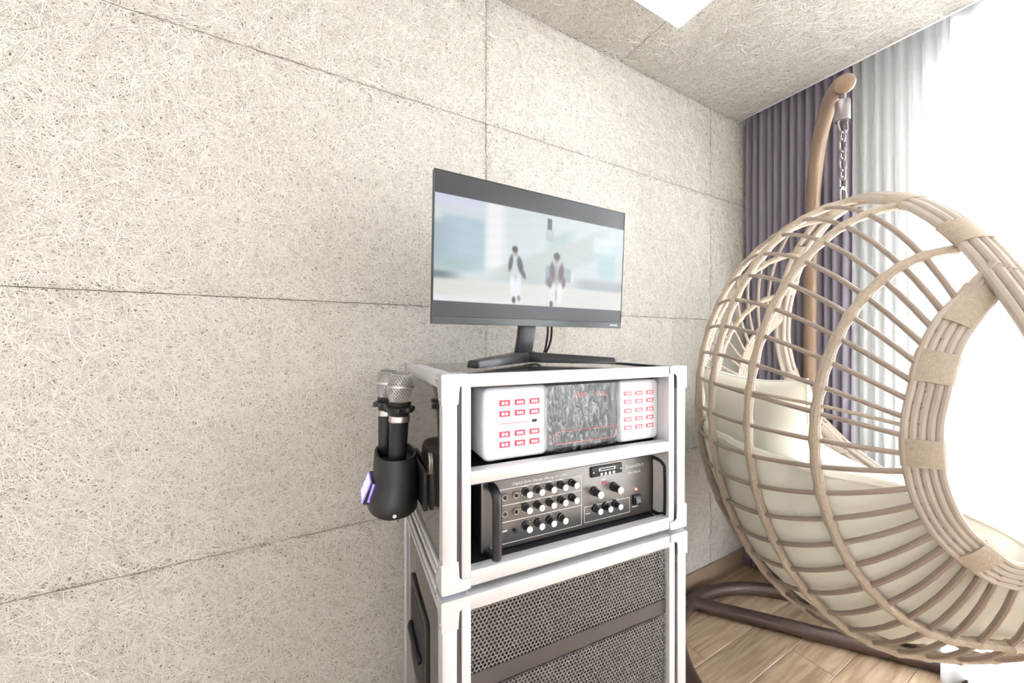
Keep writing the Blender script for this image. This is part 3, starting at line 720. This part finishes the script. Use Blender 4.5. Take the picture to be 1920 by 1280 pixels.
ii = (np.arange(NV)[:, None] * (NU + 1) + np.arange(NU)[None, :]); Q = np.stack([ii, ii + 1, ii + NU + 2, ii + NU + 1], -1).reshape(-1, 4)
me = bpy.data.meshes.new('screen'); me.from_pydata(P.tolist(), [], Q.tolist())
at_ = me.color_attributes.new('picture', 'FLOAT_COLOR', 'POINT')
at_.data.foreach_set('color', np.concatenate([lin.reshape(-1, 3), np.ones((lin.size // 3, 1))], 1).astype(np.float32).ravel())
ms = bpy.data.materials.new('lit_screen'); ms.use_nodes = True; nt = ms.node_tree; b = nt.nodes['Principled BSDF']
ca = nt.nodes.new('ShaderNodeAttribute'); ca.attribute_name = 'picture'
b.inputs['Base Color'].default_value = (.012, .012, .014, 1); b.inputs['Roughness'].default_value = .35
nt.links.new(ca.outputs['Color'], b.inputs['Emission Color']); b.inputs['Emission Strength'].default_value = .8
link('screen', me, ms, mon)
lg = text_mesh('SAMSUNG', .0062); lg.materials.clear(); o = link('logo', lg, M_offw, mon)
o.matrix_local = Mt @ Matrix.Translation((hw - .042, -.0026, .0058)) @ Matrix.Rotation(pi / 2, 4, 'X')
# stand
wx = lambda X, Y: (X - .4995, Y - .749)
def cam2loc(xc, zc):
    p = R2 * xc + F2 * zc; return wx(p.x, p.y)
Ltip, Rtip, apex = cam2loc(-.076, .712), cam2loc(.239, .848), (-.016, .045)
nk = (apex[0], apex[1])
def leg(tip):
    a = Vector(nk); t = Vector(tip); d = (t - a).normalized(); n_ = Vector((-d.y, d.x))
    # tapered wedge: tall at the neck, thin at the tip
    sec = [(a - d * .02, .028, .025), (a + (t - a) * .45, .022, .021), (t - d * .004, .0155, .016), (t, .013, .014)]
    V = []
    for p, hh, wd in sec:
        q0 = p + n_ * wd; q1 = p - n_ * wd; q2 = p - n_ * wd * .8; q3 = p + n_ * wd * .8
        V += [(q0.x, q0.y, .0012), (q1.x, q1.y, .0012), (q2.x, q2.y, hh), (q3.x, q3.y, hh)]
    Fc = [(3, 2, 1, 0)] + [(4 * i + k, 4 * i + (k + 1) % 4, 4 * i + 4 + (k + 1) % 4, 4 * i + 4 + k) for i in range(3) for k in range(4)] + [(12, 13, 14, 15)]
    G().add(V, Fc).build('base_leg', M_bezel, mon, bevel=.002)
    for s_ in (.96, .55):
        q = a + (t - a) * s_; G().lathe([(.006, 0), (.006, .0016)], 10, (q.x, q.y, 0)).build('rubber_pad', M_blk, mon)
leg(Ltip); leg(Rtip)
V = []
for x, y, z in ((nk[0] - .004, nk[1] + .004, .012), (nk[0] + .002, nk[1] - .002, .06), (nk[0] + .010, nk[1] - .006, mb + .05)):
    V += [(x - .024, y - .006, z), (x + .024, y - .006, z), (x + .022, y + .012, z), (x - .022, y + .012, z)]
G().add(V, [(3, 2, 1, 0)] + [(4 * i + k, 4 * i + (k + 1) % 4, 4 * i + 4 + (k + 1) % 4, 4 * i + 4 + k) for i in range(2) for k in range(4)] + [(8, 9, 10, 11)]).build('neck', M_bezel, mon, bevel=.003)
cab = [((.025, .045, mb + .05), (.030, .055, .06), (.020, .075, .004)), ((.036, .045, mb + .05), (.042, .056, .055), (.026, .085, .004))]
for a_, b_, c_ in cab:
    p0 = (a_[0] + .03, a_[1], a_[2]); p1 = (b_[0] + .03, b_[1], b_[2]); p2 = (c_[0] + .03, c_[1], c_[2])
    G().tube(catmull([p0, p1, p2, (p2[0] - .04, p2[1] + .02, .0045)], 7), .003, 7).build('cable', M_blk, mon)

# ------------------------------------------------------------------ microphones in their charger
CHZ = .832
chg = thing('microphone_charger', 'black two slot microphone charger with violet display clamped to the case side', 'charger', cpt(0, 0, CHZ), CROT)
def ell_ring(ca_, cb_, ra, rb, z, n=28, p=2.4):
    out = []
    for k in range(n):
        t = 2 * pi * k / n; c_, s_ = cos(t), sin(t)
        out.append((ca_ + ra * math.copysign(abs(c_) ** (2 / p), c_), cb_ + rb * math.copysign(abs(s_) ** (2 / p), s_), z))
    return out
def loft(rings, cap0=True, cap1=True):
    n = len(rings[0]); V = [p for r_ in rings for p in r_]; Fc = []
    for i in range(len(rings) - 1):
        for k in range(n): Fc.append((i * n + k, i * n + (k + 1) % n, (i + 1) * n + (k + 1) % n, (i + 1) * n + k))
    if cap0: Fc.append(tuple(range(n - 1, -1, -1)))
    if cap1: Fc.append(tuple((len(rings) - 1) * n + k for k in range(n)))
    return V, Fc
bc, ac = .214, -.051
rings = [ell_ring(ac, bc, .042, .078, 0), ell_ring(ac, bc, .0475, .085, .006), ell_ring(ac, bc, .0475, .085, .030), ell_ring(ac, bc, .0455, .082, .034),
         ell_ring(ac + .006, bc, .042, .078, .062), ell_ring(ac + .006, bc, .040, .075, .100), ell_ring(ac + .006, bc, .038, .073, .106), ell_ring(ac + .006, bc, .034, .069, .1055), ell_ring(ac + .006, bc, .032, .067, .090)]
G().add(*loft(rings)).build('charger_body', M_blk, chg, angle=50)
g = G(); pts = []
o = G().prism([(-.1085, .020), (-.092, .016), (-.078, .058), (-.092, .060)], 'y', .180, .250).build('display_block', M_blk, chg, bevel=.002)
dsp = [(-.1096, .0225), (-.1080, .0215), (-.0925, .0585), (-.0940, .0595)]
o2 = G().prism(dsp, 'y', .183, .247).build('display_window', M_ledblue, o)
for k in range(3):
    f0, f1 = .12 + .30 * k, .12 + .30 * k + .2
    A_, B_ = Vector(dsp[0]), Vector(dsp[3])
    q = [A_.lerp(B_, f0) + Vector((-.0006, 0)), A_.lerp(B_, f0) + Vector((.001, 0)), A_.lerp(B_, f1) + Vector((.001, 0)), A_.lerp(B_, f1) + Vector((-.0006, 0))]
    G().prism([tuple(p) for p in q], 'y', .190, .240).build('display_bar', M_ledbar, o2)
# the display also wraps onto the front edge facing the room
G().prism([(-.100, .024), (-.095, .023), (-.086, .054), (-.090, .057)], 'y', .1786, .1805).build('display_edge', M_ledblue, o2)
G().box(-.006, .002, .12, .29, .012, .085).build('mounting_plate', M_blk, chg, bevel=.002)
G().lathe([(.004, 0), (.003, .002)], 8, (-.056, .1300, .010), (0, -1, 0)).build('screw', M_offw, chg)
def microphone(a, b, lean, label):
    t = thing('microphone', label, 'microphone', cpt(a, b, CHZ + .013), CROT, 'microphones in the charger')
    t.rotation_euler = (0, lean, CROT)
    G().lathe([(.012, -.010), (.0140, -.008), (.0150, .03), (.0165, .11), (.0185, .165), (.0190, .178), (.0195, .180)], 24).build('handle', M_mic, t)
    G().lathe([(.0188, .160), (.0196, .161), (.0198, .171), (.0192, .172)], 24).build('silver_ring', M_steel, t)
    # anti-roll collar with six lobes
    poly = []
    for k in range(48):
        th = 2 * pi * k / 48; rr = .0245 + .0045 * (1 if (k // 4) % 2 == 0 else 0); poly.append((rr * cos(th), rr * sin(th)))
    G().prism(poly, 'z', .180, .189).build('anti_roll_collar', M_blk, t, bevel=.001, seg=1)
    G().lathe([(.018, .186), (.0205, .190), (.0212, .198), (.020, .200)], 24).build('head_collar', M_blk, t)
    prof = [(.0185, .198), (.0212, .205), (.0236, .216), (.0243, .224), (.0243, .232), (.0236, .242), (.0210, .2495), (.0150, .2545), (.007, .256)]
    hd = G().lathe(prof, 24).build('head_basket', M_mica, t)
    # woven wire: two crossing helices of wires over the basket
    def rad(z):
        for (r0, z0_), (r1, z1_) in zip(prof, prof[1:]):
            if z0_ <= z <= z1_: return r0 + (r1 - r0) * (z - z0_) / (z1_ - z0_)
        return prof[-1][0]
    g = G()
    for sgn in (-1, 1):
        for k in range(26):
            pts = []
            for q in range(13):
                z = .1995 + (.2555 - .1995) * q / 12; th = 2 * pi * k / 26 + sgn * q * .16; r_ = rad(z) + .0005
                pts.append((r_ * cos(th), r_ * sin(th), z))
            g.tube(pts, .00065, 4, caps=False)
    o = g.build('wire_mesh', M_grillemic, hd); o['kind'] = 'stuff'
    G().lathe([(.0242, .2265), (.0256, .227), (.0256, .2305), (.0242, .231)], 28).build('head_band', M_grillemic, hd)
    return t
microphone(-.050, .172, .045, 'nearer silver headed microphone standing in the charger')
microphone(-.062, .246, .03, 'farther silver headed microphone half hidden behind the nearer one')

# ------------------------------------------------------------------ hanging chair: stand, chain, egg, cushions
HANG = R2 * 1.0 + F2 * 1.11                       # point under the hook
FD = (R2 * .967 - F2 * .256).normalized(); LD = (R2 * .256 + F2 * .967).normalized()
hz = 1.955
std = thing('swing_chair_stand', 'brown steel ring base and curved bronze pole carrying the egg chair', 'stand', (1.525, .555, 0))
rc = Vector((1.525, .555, 0)); rr = .455
G().tube([(rr * cos(2 * pi * k / 72), rr * sin(2 * pi * k / 72), .0275) for k in range(72)], .0265, 14, closed=True).build('base_ring', M_stand, std)
A0 = Vector((1.462, 1.0, 0)) - rc; A1 = Vector((1.945, .382, 0)) - rc
A0 = A0.normalized() * rr; A1 = A1.normalized() * rr; A0.z = A1.z = .0275
G().tube([A0, A0.lerp(A1, .5), A1], .0265, 14).build('cross_bar', M_stand, std)
top = HANG - rc
foot = Vector((.52, .265, 0)).normalized() * rr
dirp = Vector((foot.x - top.x, foot.y - top.y, 0))
def pp(k, z): return (top.x + dirp.x * k, top.y + dirp.y * k, z)
pts = catmull([(foot.x, foot.y, .03), pp(1.0, .35), pp(1.0, .85), pp(1.0, 1.25), pp(.97, 1.55), pp(.85, 1.80), pp(.62, 1.945), pp(.32, 1.985), pp(.09, 1.958), pp(-.02, 1.93)], 8)
G().tube(pts, [.025 - .001 * (i / len(pts)) for i in range(len(pts))], 16).build('pole', M_pole, std)
G().lathe([(.031, .0), (.031, .12), (.026, .124)], 16, (foot.x, foot.y, .03)).build('pole_socket', M_stand, std)
d_ = (Vector(pts[-1]) - Vector(pts[-3])).normalized()
G().lathe([(.0245, -.01), (.0270, .003), (.0270, .010), (.0235, .016), (.014, .0195), (.004, .0205)], 28, pts[-1], d_).build('end_cap', M_pole, std)
bp_ = Vector(pp(.04, 1.925))
G().lathe([(.009, -.026), (.009, -.020), (.005, -.019), (.005, .03), (.009, .031), (.009, .037)], 6, bp_ , (R2 * -.75 - F2 * .6)).build('eye_bolt', M_dsteel, std)

chn = thing('hanging_chain', 'steel chain with spring swivel hanging from the pole tip', 'chain', (HANG.x, HANG.y, 1.575))
cz = lambda z: z - 1.575
def clink(z, hh, w_, r_, ang, nm='chain_link'):
    p = [(w_ / 2 * cos(t), w_ / 2 * sin(t) + (hh / 2 - w_ / 2) * (1 if s > 0 else -1)) for s, rng_ in ((1, range(0, 9)), (-1, range(8, 17))) for t in [k * pi / 8 for k in rng_]]
    G().tube([(a * cos(ang), a * sin(ang), z + b_) for a, b_ in p], r_, 8, closed=True).build(nm, M_dsteel, chn)
va = math.atan2(-R2.y, -R2.x)
clink(cz(1.905), .046, .024, .0035, va + 1.1, 'hook_link')
G().lathe([(.006, .062), (.0175, .060), (.0185, .056), (.0185, .004), (.0175, 0), (.006, -.002)], 20, (0, 0, cz(1.826))).build('spring_swivel', M_dsteel, chn)
clink(cz(1.812), .040, .036, .0035, va + .25, 'swivel_ring')
zz = 1.789; k = 0
while zz > 1.625:
    clink(cz(zz - .008), .037, .021, .0031, va + (.15 if k % 2 else 1.35)); zz -= .0285; k += 1
clink(cz(1.593), .066, .038, .0038, va + .5, 'shackle')

# egg surface, local frame: u forward, w across (towards the far side), z up
EB, EW, EC, EU, EL = .385, .50, .95, .615, .61
egg = thing('egg_chair', 'beige rattan egg swing chair hanging from a chain with side openings', 'swing chair', (HANG.x, HANG.y, .33), 0)
E0 = Vector((HANG.x, HANG.y, .33))
def W3(u, w, z): p = FD * u + LD * w; return Vector((p.x, p.y, z - .33))
hoop_half = [(.000, .0, 1.572), (.000, .10, 1.558), (.002, .20, 1.520), (.006, .30, 1.458), (.014, .39, 1.368), (.024, .455, 1.265), (.045, .505, 1.14), (.085, .525, 1.00), (.145, .520, .87), (.23, .480, .75), (.32, .39, .655), (.385, .27, .595), (.42, .14, .567), (.43, .0, .558)]
hs = catmull(hoop_half, 8)                         # (u, w, z)
def hoop_front(w):
    w = abs(w); best = None
    for p in hs:
        if p.x > .14:
            if best is None or abs(p.y - w) < abs(best.y - w): best = p
    return best
def S(phi, s):
    """s 0..1 back of the shell from top to bottom, 1..2 under the seat forward to the rim"""
    w = EW * sin(phi); c = cos(phi)
    if s <= 1:
        th = pi / 2 - pi * s
        return (-EB * c * cos(th), w, EC + (EU if th > 0 else EL) * c * sin(th))
    t = s - 1; h_ = hoop_front(w); zb = EC - EL * c
    p1 = (.55 * h_.x, zb - .0)
    u = 2 * (1 - t) * t * p1[0] + t * t * h_.x; z = (1 - t) ** 2 * zb + 2 * (1 - t) * t * p1[1] + t * t * h_.z
    return (u, w, z)
RIM_T = [-90, -70, -29, 0, 35, 51, 68, 83.6, 96]; RIM_C = [.335, .305, .306, .312, .337, .375, .42, .466, .546]
def phir(s):
    if s >= 1: return math.acos(.335 + .03 * (s - 1))
    return math.acos(float(np.interp(90 - 180 * s, RIM_T, RIM_C)))
def Snorm(phi, s):
    e = 1e-3
    a = W3(*S(phi + e, s)) - W3(*S(phi - e, s)); b = W3(*S(phi, min(s + e, 2))) - W3(*S(phi, max(s - e, 0)))
    return a.cross(b).normalized()
# main hoop: bundle of canes with an inner cane
full = [(p.x, p.y, p.z) for p in hs] + [(p.x, -p.y, p.z) for p in hs[-2:0:-1]]
HP = [W3(*p) for p in full]; m_ = len(HP); cen = W3(.12, 0, 1.06)
HT = [(HP[(i + 1) % m_] - HP[(i - 1) % m_]).normalized() for i in range(m_)]
HN = []
for i in range(m_):
    o_ = (HP[i] - cen); o_ = o_ - FD * o_.dot(FD) * .8; o_ = (o_ - HT[i] * o_.dot(HT[i])).normalized(); HN.append(o_)
HA = [HT[i].cross(HN[i]).normalized() for i in range(m_)]
for off, dn in ((-.0215, -.002), (-.0072, .003), (.0072, .003), (.0215, -.002), (.0, -.013)):
    r_ = .0082
    G().tube([HP[i] + HA[i] * off + HN[i] * dn for i in range(m_)], r_, 10, closed=True).build('rim_cane', M_cane, egg)
def band(P_, N_, ell, name='wrap_band'):
    n = len(P_)
    G().tube(P_, 1, 16, ell=ell, nrm=N_).build(name, M_wrap, egg)
def hoop_band(i0, ln=5):
    ix = [(i0 + k) % m_ for k in range(ln)]
    band([HP[i] - HN[i] * .003 for i in ix], [HN[i] for i in ix], (.0160, .0312))
half = len(hs) - 1
for f_ in (0.01, .165, .285, .52, .66, .80, .94):
    i = int(f_ * half); hoop_band(i); hoop_band((m_ - i - 4) % m_)
hoop_band(m_ - 3, 7)
# side opening rims
for sg in (-1, 1):
    ss = [.006 + (1.97 - .006) * k / 70 for k in range(71)]
    RP = [W3(*S(sg * phir(s), s)) for s in ss]; RN = [Snorm(sg * phir(s), s) for s in ss]
    RP = [W3(.020, sg * .446, 1.300), W3(.010, sg * .442, 1.283)] + RP; RN = [RN[0], RN[0]] + RN
    RP = [RP[0]] + [(RP[i - 1] + RP[i] * 2 + RP[i + 1]) / 4 for i in range(1, len(RP) - 1)] + [RP[-1]]
    n_ = len(RP)
    # lead the top end up to the hoop
    RT = [(RP[min(i + 1, n_ - 1)] - RP[max(i - 1, 0)]).normalized() for i in range(n_)]
    RA = [RT[i].cross(RN[i]).normalized() for i in range(n_)]
    RN = [(-1 if RN[i].dot(RP[i] - W3(0, 0, .95)) < 0 else 1) * RN[i] for i in range(n_)]
    for off in (-.0225, -.0115, 0, .0115, .0225):
        taper = lambda i: min(1, .6 + i / 12)
        G().tube([RP[i] + RA[i] * off * taper(i) for i in range(n_)], .0064, 9).build('side_rim_cane', M_cane, egg)
    for i0, ln in ((2, 5), (9, 4), (18, 4), (32, 4), (46, 4), (60, 4)):
        band([RP[i] for i in range(i0, i0 + ln)], [RN[i] for i in range(i0, i0 + ln)], (.0100, .0302 if i0 > 2 else .027))
# ribs wrapped with rattan, thickened where the rungs are lashed
NS = 20; rung_s = [.075 + .905 * k / (NS - 1) for k in range(NS)] + [1.08, 1.22, 1.37, 1.53, 1.70, 1.86]
for ph_ in (-50, -30, -10, 10, 30, 50):
    phi = math.radians(ph_); ss = [.004 + (1.985 - .004) * k / 150 for k in range(151)]
    P_ = [W3(*S(phi, s)) for s in ss]
    rad_ = []
    for s in ss:
        d = min(abs(s - q) for q in rung_s); rad_.append(.0098 + .0030 * max(0, 1 - d / .016))
    G().tube(P_, rad_, 10).build('rib', M_wrap, egg)
# rungs
for s in rung_s:
    pr = phir(s) * .995
    P_ = [W3(*[c * 1.0 for c in S(-pr + 2 * pr * k / 36, s)]) for k in range(37)]
    G().tube(P_, .0054, 8).build('rung', M_rung, egg)
# an extra doubled cane tying the ribs across the back
s = .435; pr = phir(s)
G().tube([W3(*S(-pr + 2 * pr * k / 36, s + .022 - .03 * abs(k / 18 - 1) ** 2)) for k in range(37)], .004, 7).build('tie_cane', M_wrap, egg)

# seat cushion: thick puffed pad filling the lower shell
NA, NR = 96, 16
cu = thing('seat_cushion', 'thick cream puffed seat cushion lying in the egg chair', 'cushion', (HANG.x, HANG.y, .40))
V = []; Fc = []
def cz_e(u): t = min(max((u + .15) / .5, 0), 1); return .865 - .21 * t * t * (3 - 2 * t)
def cush(al, q):
    """q 0..1 along the section from bottom centre out to the edge and back over the top to the centre"""
    ca_, sa = cos(al), sin(al); rb = (.36 if ca_ < 0 else .35); rx = 1 / math.sqrt((ca_ / rb) ** 2 + (sa / .455) ** 2)
    ze = cz_e(ca_ * rx)
    puff = .016 * sin(al * 11 + 1.5 * sin(al * 3)) + .010 * sin(al * 27 + 2 + 2 * sin(al * 5))
    if q < .5:
        t = q / .5; r_ = rx * (sin(t * pi / 2) ** .8) ; zb = .372; z = zb + (ze - .06 - zb) * (1 - cos(t * pi / 2)) ** 1.15
        r_ *= 1 + puff * t * 1.6
        if ca_ < 0: lim = .95 - .585 * math.sqrt(max(0, 1 - (r_ * ca_ / .375) ** 2 - (r_ * sa / .49) ** 2)); z = max(z, lim)
        else:
            hf = hoop_front(r_ * sa); cc = math.sqrt(max(.02, 1 - (r_ * sa / .5) ** 2)); zb2 = .95 - .61 * cc
            z = max(z, zb2 + (hf.z - zb2) * min(1.1, r_ * ca_ / hf.x) ** 2 + .03)
        z += .004 * sin(al * 7 + t * 9) * t
    else:
        t = (q - .5) / .5; r_ = rx * cos(t * pi / 2) ** .75 if t < 1 else 0
        zc_ = .70 - .05 * ca_ * (r_ / rx if rx else 0)
        k = (r_ / rx) ** 2.2; z = zc_ * (1 - k) + (ze + .0) * k + .05 * sin(min(t * 3, 1) * pi) * (1 - k * .2) * .5
        z += .014 * cos(r_ * 34) * cos(al * 5) * (1 - k)
        r_ *= 1 + puff * (1 - t)
    return r_ * ca_, r_ * sa, z
NQ = 34
for i in range(NA):
    for j in range(NQ + 1):
        u_, w_, z_ = cush(2 * pi * i / NA, j / NQ); p = FD * u_ + LD * w_; V.append((p.x, p.y, z_ - .40))
for i in range(NA):
    for j in range(NQ): a = i * (NQ + 1) + j; b = ((i + 1) % NA) * (NQ + 1) + j; Fc.append((a, b, b + 1, a + 1))
g = G(); g.add(V, Fc); g.build('cushion_cover', M_cush, cu, angle=180)
for k in range(7):
    t = 2 * pi * k / 7 + .3; r_ = .2 if k else 0
    u_, w_, z_ = r_ * cos(t), r_ * sin(t), .70
    # tuft buttons sit on the top surface
    best = min((cush(t, .5 + .5 * q / 40) for q in range(41)), key=lambda c: abs(math.hypot(c[0], c[1]) - r_))
    p = FD * best[0] + LD * best[1]
    G().lathe([(.011, -.003), (.012, .001), (.008, .005), (.002, .006)], 12, (p.x, p.y, best[2] - .40)).build('tuft_button', M_cush, cu)
pts = []
for i in range(NA):
    u_, w_, z_ = cush(2 * pi * i / NA, .5); p = FD * u_ * 1.004 + LD * w_ * 1.004; pts.append((p.x, p.y, z_ - .40))
G().tube(pts, .0035, 6, closed=True).build('piping', M_cush, cu)

# back pillow leaning on the shell
pc0 = FD * -.18 + LD * -.255; pc1 = FD * -.305 + LD * .215
pw = (pc1 - pc0); ctr = HANG + (pc0 + pc1) / 2
pil = thing('pillow', 'square cream pillow leaning against the back of the egg chair', 'pillow', (ctr.x, ctr.y, .80))
ex = pw.normalized(); ez = (Vector((0, 0, 1)) + FD * -.16).normalized(); ey = ex.cross(ez).normalized()
hwp, hhp, th_ = pw.length / 2, .150, .060
NX = 28; V = []; Fc = []
for sd in (1, -1):
    for j in range(NX + 1):
        for i in range(NX + 1):
            a = -1 + 2 * i / NX; b = -1 + 2 * j / NX
            pin = 1 - .10 * (1 - b * b) * abs(a) ** 3 ; pin2 = 1 - .16 * (1 - a * a) * abs(b) ** 3
            t = th_ * (max(0, (1 - a ** 4) * (1 - b ** 4))) ** .55
            t *= 1 + .08 * sin(7 * a + 3 * b)
            p = ex * (a * hwp * pin) + ez * (b * hhp * pin2) + ey * (sd * t); V.append((p.x, p.y, p.z + .118))
off = (NX + 1) ** 2
for j in range(NX):
    for i in range(NX):
        a = j * (NX + 1) + i; q = (a, a + 1, a + NX + 2, a + NX + 1); Fc.append(q); Fc.append(tuple(off + k for k in q[::-1]))
g = G(); g.add(V, Fc); me = g.mesh('pillow_cover', angle=180)
bm = bmesh.new(); bm.from_mesh(me); bmesh.ops.remove_doubles(bm, verts=bm.verts, dist=1e-5); bmesh.ops.recalc_face_normals(bm, faces=bm.faces); bm.to_mesh(me); bm.free()
link('pillow_cover', me, M_cush, pil)
edge = [(a, -1) for a in np.linspace(-1, 1, 15)] + [(1, b) for b in np.linspace(-1, 1, 15)[1:]] + [(a, 1) for a in np.linspace(1, -1, 15)[1:]] + [(-1, b) for b in np.linspace(1, -1, 15)[1:-1]]
pts = []
for a, b in edge:
    pin = 1 - .10 * (1 - b * b) * abs(a) ** 3; pin2 = 1 - .16 * (1 - a * a) * abs(b) ** 3
    p = ex * (a * hwp * pin) + ez * (b * hhp * pin2); pts.append((p.x, p.y, p.z + .118))
G().tube(pts, .003, 6, closed=True).build('piping', M_cush, pil)
lp = ex * (-hwp) + ez * (-.02 * 0)
G().add([tuple(Vector((lp.x, lp.y, .118)) + ex * a + ez * b + ey * c) for a, b, c in ((0, -.012, 0), (-.014, -.012, .001), (-.014, .012, .001), (0, .012, 0))], [(0, 1, 2, 3)]).build('care_tag', M_offw, pil)
